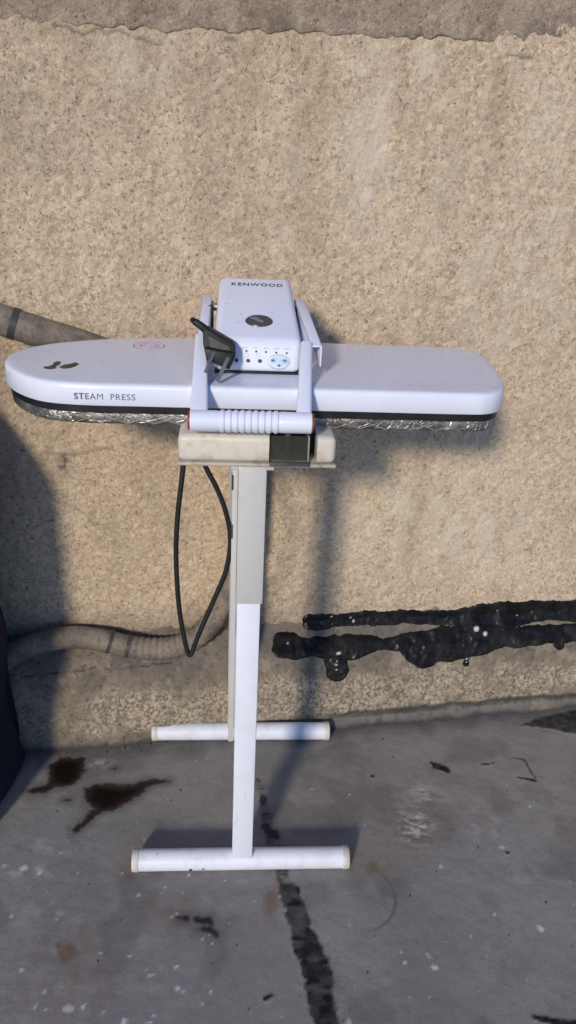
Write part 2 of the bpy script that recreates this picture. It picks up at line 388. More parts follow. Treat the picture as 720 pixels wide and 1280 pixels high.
spill = np.clip(sstep(-.003, .004, sp + .006 * (fbm(X, Y, 160, 3, 27) - .5)) * (.82 + .18 * sstep(0, .02, sp)), 0, 1); halo = .5 * sstep(-.022, .0, sp + .016 * (fbm(X, Y, 60, 4, 29) - .5))
ck = line_r(wx, wy, [(-.036, 1.251, .006), (-.02, 1.183, .010), (-.005, 1.124, .012), (.011, 1.068, .011), (.024, 1.017, .015), (.041, .968, .018), (.060, .894, .021), (.076, .84, .021), (.087, .79, .022), (.102, .74, .023), (.16, .5, .02), (.2, .2, .02)])
gap = fbm(X * .4 + 3, Y, 60, 4, 33)
tar = sstep(-.003, .003, ck + .012 * (fbm(X, Y, 90, 3, 41) - .55)) * np.where(Y < 1.0, .80 + .20 * sstep(.38, .5, gap), .25 + .6 * sstep(.38, .50, gap))
tr = poly_sd(wx, wy, [(.547, 1.475), (.60, 1.50), (.70, 1.54), (.9, 1.56), (.9, 1.47), (.70, 1.452), (.66, 1.452), (.62, 1.458)])
tar = np.maximum(tar, sstep(-.003, .004, tr) * .9)
for l in ([(.326, 1.331, .004), (.335, 1.322, .010), (.350, 1.316, .009), (.356, 1.308, .006)], [(.43, 1.335, .0015), (.447, 1.337, .003)], [(.455, 1.340, .002), (.458, 1.342, .002)],
          [(.196, 1.283, .004), (.199, 1.283, .004)], [(.50, 1.30, .002), (.53, 1.292, .005)], [(.43, 1.10, .003), (.432, 1.10, .003)], [(.10, .795, .003), (.094, .80, .004)],
          [(.50, 1.36, .001), (.525, 1.355, .002), (.535, 1.30, .0015)], [(.0, .80, .004), (.008, .804, .003)], [(.40, .79, .004), (.44, .782, .007), (.5, .78, .009)]):
    tar = np.maximum(tar, sstep(-.002, .002, line_r(fx, fy, l)))
paint = np.zeros_like(X)
spots = [(-.287, .772, 6), (-.266, .775, 4.5), (-.202, .757, 6), (.45, .944, 6.5), (.303, 1.062, 5), (.216, .871, 4.5), (.262, .864, 4), (.379, .965, 3), (-.133, .809, 4.5), (-.177, .828, 4), (-.215, .858, 3), (.123, .77, 6),
         (-.42, .922, 4), (-.465, 1.02, 5), (-.43, 1.016, 6), (-.4, 1.01, 6), (.425, 1.113, 4), (-.329, .795, 3), (-.374, .828, 3), (-.14, .845, 3)]
r2 = random.Random(5)
for i in range(70):
    left = r2.random() < .65
    spots.append((r2.uniform(-.48, -.08) if left else r2.uniform(-.1, .55), r2.uniform(.72, 1.06) if left else r2.uniform(.72, 1.25), r2.choice([1.3, 1.6, 2, 2.4])))
for a, b, r in spots:
    e = 1 + .4 * math.sin(a * 97 + b * 31)
    d = np.hypot((fx - a) / e, fy - b); paint = np.maximum(paint, sstep(r * .001 + .0012, r * .001 - .0012, d) * (.55 + .45 * abs(math.sin(a * 53))))
sm = sstep(.50, .66, fbm(X, Y, 55, 4, 61)); 
for (a, b, rx, ry, k) in [(-.44, 1.015, .06, .016, .55), (-.39, 1.07, .05, .02, .3), (.40, 1.16, .03, .05, .3), (.30, 1.25, .05, .03, .25), (-.36, .93, .05, .03, .25), (.45, 1.05, .03, .03, .3), (-.36, 1.285, .03, .012, .5)]:
    paint = np.maximum(paint, k * sm * np.exp(-((X - a) / rx) ** 2 - ((Y - b) / ry) ** 2))
pale = sstep(.45, .6, fbm(X * 1.0, Y * 2.2, 60, 4, 71)) * np.maximum(np.exp(-((X - .27) / .03) ** 2 - ((Y - 1.155) / .045) ** 2), .5 * np.exp(-((X - .295) / .035) ** 2 - ((Y - 1.235) / .03) ** 2))
pale = np.clip(pale * 1.4, 0, 1)
rust = np.zeros_like(X)
for (a, b, rx, ry, k) in [(-.32, .861, .022, .018, 1.2), (-.315, .865, .05, .04, .35), (.002, .975, .012, .03, .8), (.17, 1.058, .035, .025, .55), (-.23, 1.02, .05, .03, .3), (-.16, .95, .07, .04, .3), (-.30, .80, .08, .06, .25)]:
    rust = np.maximum(rust, k * sstep(.32, .62, fbm(X, Y, 45, 4, 81)) * np.exp(-((X - a) / rx) ** 2 - ((Y - b) / ry) ** 2) * 1.5)
rust = np.clip(rust, 0, .8)
ring = np.abs(np.hypot((X - .150) / 1.0, (Y - .99) / 1.05) - .064); grime = .55 * sstep(.004, .0012, ring) * sstep(.14, .2, X)
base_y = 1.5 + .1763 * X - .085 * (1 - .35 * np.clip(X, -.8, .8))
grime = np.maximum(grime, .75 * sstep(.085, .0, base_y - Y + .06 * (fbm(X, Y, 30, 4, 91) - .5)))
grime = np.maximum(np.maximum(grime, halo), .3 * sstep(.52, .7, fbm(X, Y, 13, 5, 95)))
Z = .003 * (fbm(X, Y, 9, 4, 101) - .5) + .0012 * (fbm(X, Y, 70, 3, 111) - .5) + .0010 * tar * (1 + fbm(X, Y, 80, 3, 51)) + .0006 * paint - .0012 * pale
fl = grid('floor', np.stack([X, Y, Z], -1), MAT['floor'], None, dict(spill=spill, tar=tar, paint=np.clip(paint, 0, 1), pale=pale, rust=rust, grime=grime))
tag(fl, 'worn grey painted concrete floor with dark spills and a tarred crack', 'floor', kind='structure')

# ---- wall
WA = R(10); WT = np.array([math.cos(WA), math.sin(WA), 0]); WN = np.array([math.sin(WA), -math.cos(WA), 0]); W0 = np.array([0, 1.5, 0])
def wp(s, o, z): return W0 + s[..., None] * WT + o[..., None] * WN + z[..., None] * np.array([0, 0, 1.])
wall = empty('wall', (0, 0, 0), 0, 'tan rough rendered wall with a mortar footing behind the steam press', 'wall')
ss = axis(-.70, .86, .0033, -4.5, 4.5); zs = axis(.14, 1.385, .0033, .10, 1.45)
s, z = np.meshgrid(ss, zs)
def blob(a, b, rx, ry): return np.exp(-((s - a) / rx) ** 2 - ((z - b) / ry) ** 2)
nf = fbm(s, z, 50, 4, 201)
dark = np.clip(1.5 * sstep(.3, .6, nf) * blob(-.437, .597, .008, .015) * 1.6, 0, .9)
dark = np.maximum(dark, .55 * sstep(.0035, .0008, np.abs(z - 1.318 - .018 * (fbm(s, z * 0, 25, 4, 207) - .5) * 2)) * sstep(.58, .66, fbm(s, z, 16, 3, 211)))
cw = np.abs(z - .623 + .006 * np.sin(s * 40)); damp = .6 * sstep(.006, .001, cw) * sstep(-.49, -.46, s) * sstep(-.33, -.37, s)
for (a, top, bot, wd, k) in [(.0, 1.34, .98, .035, .38), (-.165, 1.30, .98, .040, .30), (-.145, 1.16, 1.08, .008, .4), (.26, 1.25, 1.0, .03, .2), (.33, 1.33, 1.1, .02, .4), (-.36, 1.34, 1.2, .03, .4), (.22, 1.34, 1.26, .05, .35), (-.05, .62, .4, .05, .25)]:
    e = a + .030 * (fbm(z, z * 0 + a, 12, 3, 221) - .5) * 2
    damp = np.maximum(damp, k * np.exp(-((s - e) / wd) ** 2) * sstep(bot - .05, bot + .1, z) * sstep(top + .02, top - .03, z) * (.1 + 1.5 * fbm(s, z * .4, 60, 4, 227, .65)))
lime = np.zeros_like(s)
for (a, b, rx, ry, k) in [(.12, 1.17, .05, .14, .55), (.20, 1.31, .025, .03, .7), (-.28, 1.29, .05, .05, .4), (.28, 1.05, .10, .16, .25), (-.02, 1.05, .03, .12, .25), (.42, 1.2, .08, .12, .25), (.2, .47, .12, .12, .5), (.4, .45, .18, .14, .5), (.42, 1.0, .2, .3, .3)]:
    lime = np.maximum(lime, k * blob(a, b, rx, ry) * sstep(.3, .65, fbm(s, z * .5, 45, 4, 231)) * 1.3)  # pale lime runs; right-hand patches paint the lamp glow into the colour
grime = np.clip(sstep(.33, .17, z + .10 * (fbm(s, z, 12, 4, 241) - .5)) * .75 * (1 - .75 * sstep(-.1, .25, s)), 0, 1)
grime = np.maximum(grime, .36 * sstep(.1, -.5, s) * sstep(.35, .65, fbm(s, z, 3, 3, 245)))  # left side painted darker in place of light falloff
o = .010 * (fbm(s, z, 2.2, 3, 251) - .5) + .006 * (fbm(s, z, 75, 4, 255, .65) - .5) - .004 * dark
P = wp(s, o, z)
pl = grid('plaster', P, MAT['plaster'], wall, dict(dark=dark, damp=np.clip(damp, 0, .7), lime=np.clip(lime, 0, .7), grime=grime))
# projecting band along the top
ss2 = axis(-.70, .86, .004, -4.5, 4.5); t = np.concatenate([np.linspace(0, .03, 7), np.linspace(.034, .30, 60), np.linspace(.305, .5, 12)])
s, tt = np.meshgrid(ss2, t)
lip = np.clip(tt, 0, .03) * .6 - .006; edge = 1.336 + .010 * (fbm(s, s * 0, 9, 3, 301) - .5) + .016 * (fbm(s, s * 0, 60, 4, 305) - .5) + .036 * s
z = edge + np.clip(tt - .018, 0, .27) + .0 * tt
o = np.where(tt < .03, np.interp(tt, [0, .012, .03], [-.009, -.001, .003]), .003 + .009 * sstep(.03, .08, tt)) + .006 * (fbm(s, tt, 30, 4, 311) - .5) * sstep(0, .03, tt) + .010 * (fbm(s, tt, 5, 3, 315) - .5)
o = o - np.clip(tt - .288, 0, 1) * 1.2
P = wp(s, o, z)
dk = .4 * sstep(.60, .72, fbm(s, tt, 22, 4, 321)) * sstep(.06, .03, tt)
cp = grid('coping', P, MAT['coping'], wall, dict(dark=dk, damp=.25 * sstep(.4, .7, fbm(s, tt, 14, 3, 325)), lime=.2 * sstep(.55, .7, fbm(s, tt, 40, 3, 327)), grime=.08 + 0 * s))
cp['label'] = 'darker mauve brown band along the top of the wall'
# sloping mortar footing
FZ = [-.02, 0, .05, .10, .150, .172, .19, .205, .222, .26, 9]; FO = [.092, .087, .080, .070, .056, .045, .028, .012, .001, -.012, -.012]
def foot(s, z): return np.interp(z, FZ, FO) * (1 - .35 * np.clip(s, -.8, .8)) + .010 * (fbm(s, z, 6, 3, 401) - .5) * sstep(-.02, .03, z) + .015 * (fbm(s, z, 24, 5, 405, .6) - .5) * sstep(-.02, .03, z)
zf = np.concatenate([np.arange(-.02, .262, .0033)])
s, z = np.meshgrid(ss, zf)
o = foot(s, z) + .004 * (fbm(s, z, 90, 3, 411, .6) - .5)
right = sstep(.05, .14, s)
step = right * sstep(.030 + .006 * (fbm(s, s * 0, 20, 3, 415) - .5), .024, z) * sstep(.9, .6, s)
o = o + .010 * step
pale = sstep(.135, .10, z + .05 * (fbm(s, z, 14, 4, 421) - .5)) * sstep(.015, .04, z + .02 * (fbm(s, z, 30, 3, 425) - .5)) * sstep(.22, .62, fbm(s, z, 30, 6, 427, .72)) * (.55 + .45 * sstep(-.45, -.38, s))
grey = np.clip(.75 * step * (.4 + .6 * sstep(.35, .55, fbm(s, z, 22, 4, 433))) + .35 * sstep(.13, .19, z) * sstep(.45, .6, fbm(s, z, 10, 4, 431) + .08), 0, 1)
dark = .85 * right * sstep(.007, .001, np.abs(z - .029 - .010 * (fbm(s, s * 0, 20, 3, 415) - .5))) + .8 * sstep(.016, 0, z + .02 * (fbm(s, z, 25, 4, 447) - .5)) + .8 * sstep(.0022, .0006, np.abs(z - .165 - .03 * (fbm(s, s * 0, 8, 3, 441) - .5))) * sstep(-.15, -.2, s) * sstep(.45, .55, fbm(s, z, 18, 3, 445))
ft = grid('footing', wp(s, o, z), MAT['footing'], wall, dict(pale=pale, grey=grey, dark=np.clip(dark, 0, .9)))
# bitumen laid thick along the foot of the wall
def tar_strip(strokes, label, seed, rmax, extra=None):
    s, z = np.meshgrid(np.arange(-.05, 1.5, .0024), np.arange(.09, .275, .0024))
    a = s + .012 * (fbm(s, z, 45, 5, seed, .6) - .5); b = z + .013 * (fbm(s, z, 26, 4, seed + 7, .55) - .5)
    d = np.full(s.shape, -1.)
    for st in strokes: d = np.maximum(d, line_r(a, b, [(q[0], q[1], q[2] * 1.25 + .003) for q in st]))
    t_ = np.clip(d / rmax, 0, 1)
    h = -.003 + .0050 * np.clip((d + .001) / .005, 0, 1) ** .6 + .0045 * (fbm(s, z, 50, 4, seed + 3) - .5) * t_
    o = np.maximum(foot(s, z), np.where(z > .205, .001, -.01)) + np.clip(h, -.004, .02)
    rs = random.Random(seed); spk = np.zeros_like(s)
    for i in range(9):
        q = rs.randrange(len(strokes)); st = strokes[q]; k = rs.randrange(len(st) - 1); f = rs.random()
        cx = st[k][0] * (1 - f) + st[k + 1][0] * f; cy = st[k][1] * (1 - f) + st[k + 1][1] * f + rs.uniform(-.012, .012)
        rr = rs.choice([.0010, .0014, .0018, .0026]); spk = np.maximum(spk, sstep(rr, rr * .5, np.hypot((s - cx) / (1 + .6 * rs.random()), z - cy)))
    for (cx, cy, rr) in extra or []: spk = np.maximum(spk, sstep(rr, rr * .6, np.hypot((s - cx) / 1.6, z - cy)))
    t = grid('tar_smear', wp(s, o, z), MAT['tar'], wall, dict(speck=spk), mask=d > -.0012)
    t['label'] = label
tar_strip([[(.058, .226, .011), (.085, .224, .012), (.12, .222, .008), (.172, .225, .010), (.302, .222, .010), (.40, .219, .012), (.46, .224, .018), (.53, .221, .022), (.62, .226, .016), (.70, .222, .019), (.9, .225, .018), (1.3, .222, .01)]],
          'thin upper strip of black bitumen on the wall foot', 501, .016)
tar_strip([[(-.008, .184, .014), (.02, .182, .016), (.06, .180, .010)], [(.06, .180, .010), (.118, .172, .018), (.172, .178, .013), (.22, .180, .006), (.264, .178, .012), (.377, .178, .018), (.454, .182, .017), (.57, .175, .014), (.70, .176, .012), (.9, .178, .013), (1.3, .175, .01)],
           [(.105, .165, .016), (.112, .146, .020), (.114, .134, .019)], [(.27, .170, .010), (.315, .145, .020), (.325, .140, .016)], [(.315, .15, .014), (.37, .155, .016), (.45, .163, .012), (.5, .172, .01)], [(.41, .165, .008), (.413, .138, .004), (.414, .128, .005)], [(.63, .175, .010), (.64, .152, .008)]],
          'wide lower strip of black bitumen with drips running down', 541, .020, [(.44, .196, .005), (.46, .186, .004), (.118, .168, .004)])

# ---- loose grit swept against the wall
bm = bmesh.new(); rg = random.Random(11)
for i in range(260):
    sx_ = rg.uniform(-.62, .85); near = rg.random() < .6
    by = 1.5 + .1763 * sx_ - .0875 * (1 - .35 * max(-.8, min(.8, sx_)))
    py = by - (abs(rg.gauss(0, .022)) + .002 if near else rg.uniform(.02, .75)); px = sx_
    q = rg.choice((.0006, .0008, .0011, .0017)) * (1.25 if near else .8)
    bmesh.ops.create_icosphere(bm, subdivisions=1, radius=q, matrix=Matrix.Translation((px, py, q * .5 + .001)) @ Matrix.Rotation(rg.uniform(0, 6), 4, 'Z') @ Matrix.Diagonal((rg.uniform(.8, 1.8), rg.uniform(.7, 1.2), rg.uniform(.5, .9), 1)))
for v in bm.verts: v.co += Vector((rg.uniform(-1, 1), rg.uniform(-1, 1), rg.uniform(-1, 1))) * .0003
gr = fin('grit', bm, plain('grit_stone', (.19, .155, .115), .9, dirt=(.05, .045, .04), amt=.9, dsc=80), None, 20)
tag(gr, 'loose sandy grit scattered along the foot of the wall', 'grit', kind='stuff')

# ---- tarpaulin bundle at the left edge
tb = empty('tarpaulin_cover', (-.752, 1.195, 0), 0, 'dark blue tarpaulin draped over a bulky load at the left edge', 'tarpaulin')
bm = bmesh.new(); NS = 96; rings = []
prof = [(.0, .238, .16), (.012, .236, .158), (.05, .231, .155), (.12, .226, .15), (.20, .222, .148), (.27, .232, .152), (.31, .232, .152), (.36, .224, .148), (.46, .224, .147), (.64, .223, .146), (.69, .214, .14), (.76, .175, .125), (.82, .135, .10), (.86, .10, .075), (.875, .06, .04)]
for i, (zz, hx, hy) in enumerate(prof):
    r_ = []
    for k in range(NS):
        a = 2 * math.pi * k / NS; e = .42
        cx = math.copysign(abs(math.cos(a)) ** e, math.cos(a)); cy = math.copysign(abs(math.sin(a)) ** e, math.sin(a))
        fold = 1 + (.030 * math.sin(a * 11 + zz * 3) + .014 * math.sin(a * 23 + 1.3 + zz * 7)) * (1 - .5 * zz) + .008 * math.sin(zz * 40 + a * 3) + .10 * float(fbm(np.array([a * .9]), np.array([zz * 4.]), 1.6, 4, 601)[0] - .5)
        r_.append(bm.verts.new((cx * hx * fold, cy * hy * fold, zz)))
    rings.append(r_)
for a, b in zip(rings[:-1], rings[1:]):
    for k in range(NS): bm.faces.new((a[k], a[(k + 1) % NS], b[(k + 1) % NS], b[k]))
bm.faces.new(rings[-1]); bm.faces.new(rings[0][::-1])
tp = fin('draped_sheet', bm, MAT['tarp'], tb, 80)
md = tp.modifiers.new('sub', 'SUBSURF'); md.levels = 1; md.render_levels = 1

# ---- hose along the wall
hs = empty('drain_hose', (-.3, 1.43, .2), 0, 'grey cement splashed corrugated hose sagging along the foot of the wall', 'hose')
def wv(s_, o_, z_): return Vector((W0 + s_ * WT + o_ * WN + np.array([0, 0, z_])).tolist())
hp = [wv(-.66, .085, .150), wv(-.60, .062, .185), wv(-.54, .048, .218), (wv(-.46, .036, .234)), wv(-.39, .040, .228), wv(-.335, .044, .212), wv(-.28, .047, .203), wv(-.225, .046, .207), wv(-.175, .040, .236), wv(-.135, .032, .292), wv(-.105, .03, .37), wv(-.085, .03, .45), wv(-.075, .03, .56), wv(-.08, .03, .68), wv(-.12, .03, .765), wv(-.2, .034, .79), wv(-.32, .036, .815), wv(-.386, .038, .836), wv(-.461, .040, .858), wv(-.527, .042, .880), wv(-.62, .042, .910), wv(-.8, .045, .96), wv(-1.2, .045, 1.04)]
off0 = Vector(hs.location)
bm = bmesh.new()
def hr(t):
    c = t * 22
    r_ = .0235 - .003 * sstep(.0, 1.0, c) * 0
    if 5.0 < c < 9.5: r_ += .0009 * math.sin(c * 2 * math.pi * 4.0)
    if c > 15: r_ = .0205 + min((c - 15) / 3, 1) * .0060
    elif c > 12: r_ = .0235 - (c - 12) / 5 * .003
    return r_
tube(bm, [p - off0 for p in hp], hr, 18, 24)
fin('hose_wall', bm, MAT['hose'], hs, 60)
cpts = catmull(hp, 24)
for ci in (4.35, 5.0, 18.5):
    i = int(ci * 24); bm = bmesh.new()
    tube(bm, [cpts[i + k] - off0 for k in range(0, 5 if ci > 10 else 4)], hr(ci / 22) + .0010, 18, smooth=False)
    fin('tape_band', bm, MAT['tape'], hs, 40)

# ================================================================== STAND
SX, SY, YAW = -.0525, 1.0409, .076
ZO[0] = 0
st = empty('press_stand', (SX, SY, 0), YAW, 'white metal stand with two T shaped feet holding up the steam press', 'stand')
def foot_bar(y, length, xo, name='foot_bar'):
    h = length / 2; bm = bmesh.new()
    lathe_x(bm, [(xo - h + .004, .0185), (xo + h - .004, .0185)], y, .0195, 36)
    fb = fin(name, bm, MAT['leg_white'], st)
    for sg in (-1, 1):
        bm = bmesh.new()
        pr = [(xo + sg * (h - .012), .0192), (xo + sg * (h - .011), .0197), (xo + sg * (h - .003), .0197), (xo + sg * (h - .0008), .0188), (xo + sg * h, .0165)]
        lathe_x(bm, pr, y, .0195, 36); fin('end_cap', bm, MAT['cap'], fb)
    return fb
fb1 = foot_bar(0, .38, -.001); fb2 = foot_bar(.3423, .38, 0)
bm = bmesh.new(); lathe_x(bm, [(-.204, .004), (-.2, .006), (-.19, .006), (-.188, .004)], .345, .024, 8); fin('bolt_end', bm, MAT['black'], fb2)
bm = bmesh.new(); box(bm, -.0178, .0172, -.0150, .0150, .034, .56, .0025); fin('front_leg', bm, MAT['leg_white'], st)
bm = bmesh.new(); box(bm, -.0192, .0200, -.0180, .0180, .545, .764, .002); fin('front_sleeve', bm, MAT['leg_grey'], st)
bm = bmesh.new(); box(bm, -.0300, .0060, .3290, .3560, .034, .50, .0025); fin('rear_leg', bm, MAT['leg_grey'], st)
bm = bmesh.new(); box(bm, -.0330, .0085, .3250, .3600, .44, .764, .002); rs_ = fin('rear_sleeve', bm, MAT['leg_grey'], st)
for zc in (.735, .66):
    bm = bmesh.new(); box(bm, -.0283, -.0260, -.0125, .001, zc - .011, zc + .011, .0006, 1); fin('slot_clip', bm, MAT['tape'], st)
bm = bmesh.new()      # side channel on the left of the front sleeve
box(bm, -.0275, -.0194, -.010, .017, .285, .763, .0015); fin('side_channel', bm, MAT['leg_grey'], st)
bm = bmesh.new(); box(bm, -.03, .03, -.017, .352, .7555, .7645, .002); fin('top_bracket', bm, MAT['leg_grey'], st)
# chipped paint on the front foot
bm = bmesh.new(); fr = (Vector((0, -.0187, .019)), Vector((1, 0, 0)), Vector((0, 0, 1)), Vector((0, -1, 0)))
patch(bm, fr, [(-.092, -.005), (-.088, -.007), (-.086, -.004), (-.090, -.002)], .0008); patch(bm, fr, [(-.069, -.004), (-.066, -.004), (-.067, -.001)], .0008)
fin('paint_chip', bm, MAT['tape'], fb1)

# ================================================================== STEAM PRESS
ZB = .765; ZO[0] = ZB
pr = empty('steam_press', (SX, SY, ZB), YAW, 'white electric steam ironing press with long rounded plate and front handle', 'steam press')
oc = [(-.23, .0245), (-.15, .024), (.0, .024), (.15, .024), (.29, .024), (.330, .0285), (.355, .050), (.370, .090), (.379, .14), (.388, .22), (.389, .285), (.372, .318), (.33, .334), (.20, .336), (.0, .338), (-.10, .340), (-.185, .334), (-.257, .308), (-.32, .270), (-.355, .225), (-.368, .178), (-.358, .125), (-.330, .075), (-.287, .037)]
outline = [(p.x, p.y) for p in catmull([(a, b, 0) for a, b in oc], 7, True)]
bm = bmesh.new()
loft(bm, outline, [(.006, .8295), (.001, .8297), (.0, .831), (0, .853), (.0008, .8565), (.0025, .8588), (.005, .8599), (.012, .8604)])
up_ = fin('upper_plate', bm, MAT['white'], pr, 50)
bm = bmesh.new(); loft(bm, outline, [(.012, .8180), (.0052, .8184), (.0045, .8290), (.014, .8298)]); fin('heating_plate', bm, MAT['black'], pr)
bo = [(p.x, p.y) for p in catmull([(a, b, 0) for a, b in oc], 26, True)]
def fw(i, k):
    if k in (0, 5): return (0, 0)
    x = bo[i][0]; dia = abs(((x * 16 + k * .2) % 1) - .5) + abs(((x * 16 - k * .2) % 1) - .5)
    return ((rng.random() - .5) * .0016, (rng.random() - .5) * .0016 - .002 * max(0, .35 - dia))
bm = bmesh.new(); loft(bm, bo, [(.03, .8015), (.010, .8020), (.0075, .8045), (.0070, .8080), (.0070, .8115), (.0072, .8150), (.008, .8172), (.02, .8182)], fw)
fin('foil_board', bm, MAT['foil'], pr, 28)
# stitched diagonal threads holding the foil cover
bm = bmesh.new(); acc = 0
fr_pts = [(x, .0335 - .0105) for x in np.arange(-.245, .33, .036)]
for (x0, y0), (x1, y1) in zip(fr_pts[:-1], fr_pts[1:]):
    for za, zb in ((.8035, .8165), (.8165, .8035)):
        tube(bm, [(x0, .0308, za), ((x0 + x1) / 2, .0298, (za + zb) / 2), (x1, .0308, zb)], .0005, 6, 3)
fin('foil_stitching', bm, plain('pale_thread', (.34, .32, .28), .6, .2), pr)
# base under the board
def shell(bm, x0, x1, outer):
    box(bm, x0, x1, -.021, .33, .7680, .8062, 0)
    es = [e for e in bm.edges if all(abs(v.co.x - outer) < 1e-5 for v in e.verts)] + [e for e in bm.edges if abs(e.verts[0].co.x - e.verts[1].co.x) > 1e-4 and all(v.co.y < 0 for v in e.verts)]
    bmesh.ops.bevel(bm, geom=es, offset=.0085, segments=5, profile=.5, affect='EDGES')
bm = bmesh.new(); shell(bm, -.1010, .0217, -.1010); shell_l = fin('base_housing', bm, MAT['cream'], pr)
bm = bmesh.new(); shell(bm, .0868, .1130, .1130); fin('base_housing', bm, MAT['cream'], pr)
bm = bmesh.new(); box(bm, -.1022, .1142, -.0226, .335, .7625, .7676, .0018, 3); fin('base_tray', bm, plain('grubby_tray', (.46, .42, .34), .55, dirt=(.24, .18, .11), amt=.9, dsc=30), pr)
tk = bmesh.new(); box(tk, .0220, .0866, .018, .32, .7698, .8060, .0008, 1); tank = fin('water_tank', tk, MAT['tank_in'], pr)
bm = bmesh.new(); box(bm, .0235, .0745, -.0165, -.0145, .7715, .8055, .0005, 1); fin('tank_window', bm, MAT['glass'], tank)
bm = bmesh.new(); box(bm, .0445, .0505, -.009, .017, .7715, .8055, .001, 1); fin('level_tab', bm, MAT['tank_tab'], tank)
bm = bmesh.new(); lathe_x(bm, [(.0, .0)], 0, 0, 3) if False else None
fr = (Vector((0, .0175, 0)), Vector((1, 0, 0)), Vector((0, 0, 1)), Vector((0, -1, 0)))
disc(bm, fr, .0330, .7790, .0045, .0045, .012, 20); fin('tank_cap', bm, MAT['limescale'], tank)
bm = bmesh.new(); box(bm, .0745, .0765, -.018, .018, .7700, .8055, .0006, 1); box(bm, .0235, .078, -.014, .017, .7698, .7735, .0008, 1); fin('tank_frame', bm, MAT['limescale'], tank)
bm = bmesh.new(); hexa(bm, [(.0225, -.027, .7655), (.0775, -.027, .7655), (.0775, -.0215, .7655), (.0225, -.0215, .7655), (.0225, -.0245, .7715), (.0775, -.0245, .7715), (.0775, -.0205, .7715), (.0225, -.0205, .7715)], .0008, 1); fin('drip_lip', bm, MAT['tape'], pr)
# control housing
bm = bmesh.new(); box(bm, -.0555, .0680, .1005, .298, .8598, .8640, .001, 1); fin('housing_gasket', bm, MAT['black'], pr)  # black strip added for the shadow gap under the housing
bm = bmesh.new()
hexa(bm, [(-.0575, .0970, .8632), (.0690, .0970, .8632), (.0680, .302, .8632), (-.0600, .302, .8632),
          (-.0555, .1080, .9085), (.0705, .1080, .9085), (.0610, .287, .9725), (-.0530, .287, .9725)], .0105, 6)
ho = fin('control_housing', bm, MAT['white_plastic'], pr, 60)
t_ = Vector((0, .179, .064)).normalized(); tn = Vector((0, -t_.z, t_.y))
ftop = (Vector((0, .1080, .9085)), Vector((1, 0, 0)), t_, tn)
p_ = Vector((0, .0110, .0453)).normalized(); pn = Vector((0, -p_.z, p_.y))
fpan = (Vector((0, .0970, .8632)), Vector((1, 0, 0)), p_, pn)
lettering('maker_lettering', 'KENWOOD', ftop, -.0335, .0475, .1585, .1680, MAT['darkink'], ho, .012, 1.15)
bm = bmesh.new(); disc(bm, ftop, .0085, .0520, .0212, .0170, .0016, 40); bd = fin('badge', bm, MAT['badge'], ho)
bm = bmesh.new(); patch(bm, ftop, [(-.006, .058), (.004, .0585), (.016, .046), (.010, .046)], .0030); fin('badge_emblem', bm, MAT['tank_tab'], bd)  # raised wedge in a paler colour for the glint across the badge
for (u, v) in [(-.018, .070), (.028, .078), (-.022, .047), (-.04, .10)]:
    bm = bmesh.new(); patch(bm, ftop, [(u - .0026, v), (u, v - .0009), (u + .0026, v + .0004), (u, v + .0009)], .0004); fin('scuff', bm, MAT['fadedink'], ho)
for i, u in enumerate((-.0100, .0040, .0180, .0330, .0480)):
    bm = bmesh.new(); disc(bm, fpan, u, .0305 - .0004 * i, .0015, .0015, .0012, 14); fin('indicator_light', bm, MAT['black'], ho)
for txt, u, w_ in (('NYLON', -.0125, .0075), ('SILK', .0035, .0050), ('WOOL', .0180, .0066), ('COTTON', .0330, .0092), ('LINEN', .0480, .0080)):
    lettering('setting_lettering', txt, fpan, u - w_ / 2, u + w_ / 2, .0342, .0360, MAT['fadedink'], ho, 0)
for u in (-.0240, -.0075, .0095):
    bm = bmesh.new(); disc(bm, fpan, u, .0168, .0027, .0027, .0030, 18); fin('push_button', bm, MAT['black'], ho)
bm = bmesh.new()
for u in (-.0095, .0070):
    for k in range(14):
        a0, a1 = 2 * math.pi * k / 14, 2 * math.pi * (k + 1) / 14
        patch(bm, fpan, [(u + .0026 * math.cos(a0), .0245 + .0026 * math.sin(a0)), (u + .0030 * math.cos(a0), .0245 + .0030 * math.sin(a0)), (u + .0030 * math.cos(a1), .0245 + .0030 * math.sin(a1)), (u + .0026 * math.cos(a1), .0245 + .0026 * math.sin(a1))], .0003)
fin('printed_symbol', bm, MAT['fadedink'], ho)
bm = bmesh.new(); disc(bm, fpan, .0370, .0165, .0175, .0112, .0004, 40); stk = fin('sticker', bm, MAT['stickerrim'], ho)
bm = bmesh.new(); disc(bm, fpan, .0370, .0165, .0168, .0106, .0008, 40); fin('sticker_face', bm, MAT['sticker'], ho)
bm = bmesh.new(); disc(bm, fpan, .0285, .0180, .0042, .0030, .0011, 18); disc(bm, fpan, .0455, .0180, .0042, .0030, .0011, 18); disc(bm, fpan, .0375, .0110, .0032, .0022, .0011, 18); fin('sticker_print', bm, MAT['blue'], ho)
bm = bmesh.new()
for u, v in ((.0285, .018), (.0455, .018), (.0375, .011)): disc(bm, fpan, u, v, .0016, .0011, .0014, 12)
fin('sticker_dot', bm, MAT['darkink'], ho)
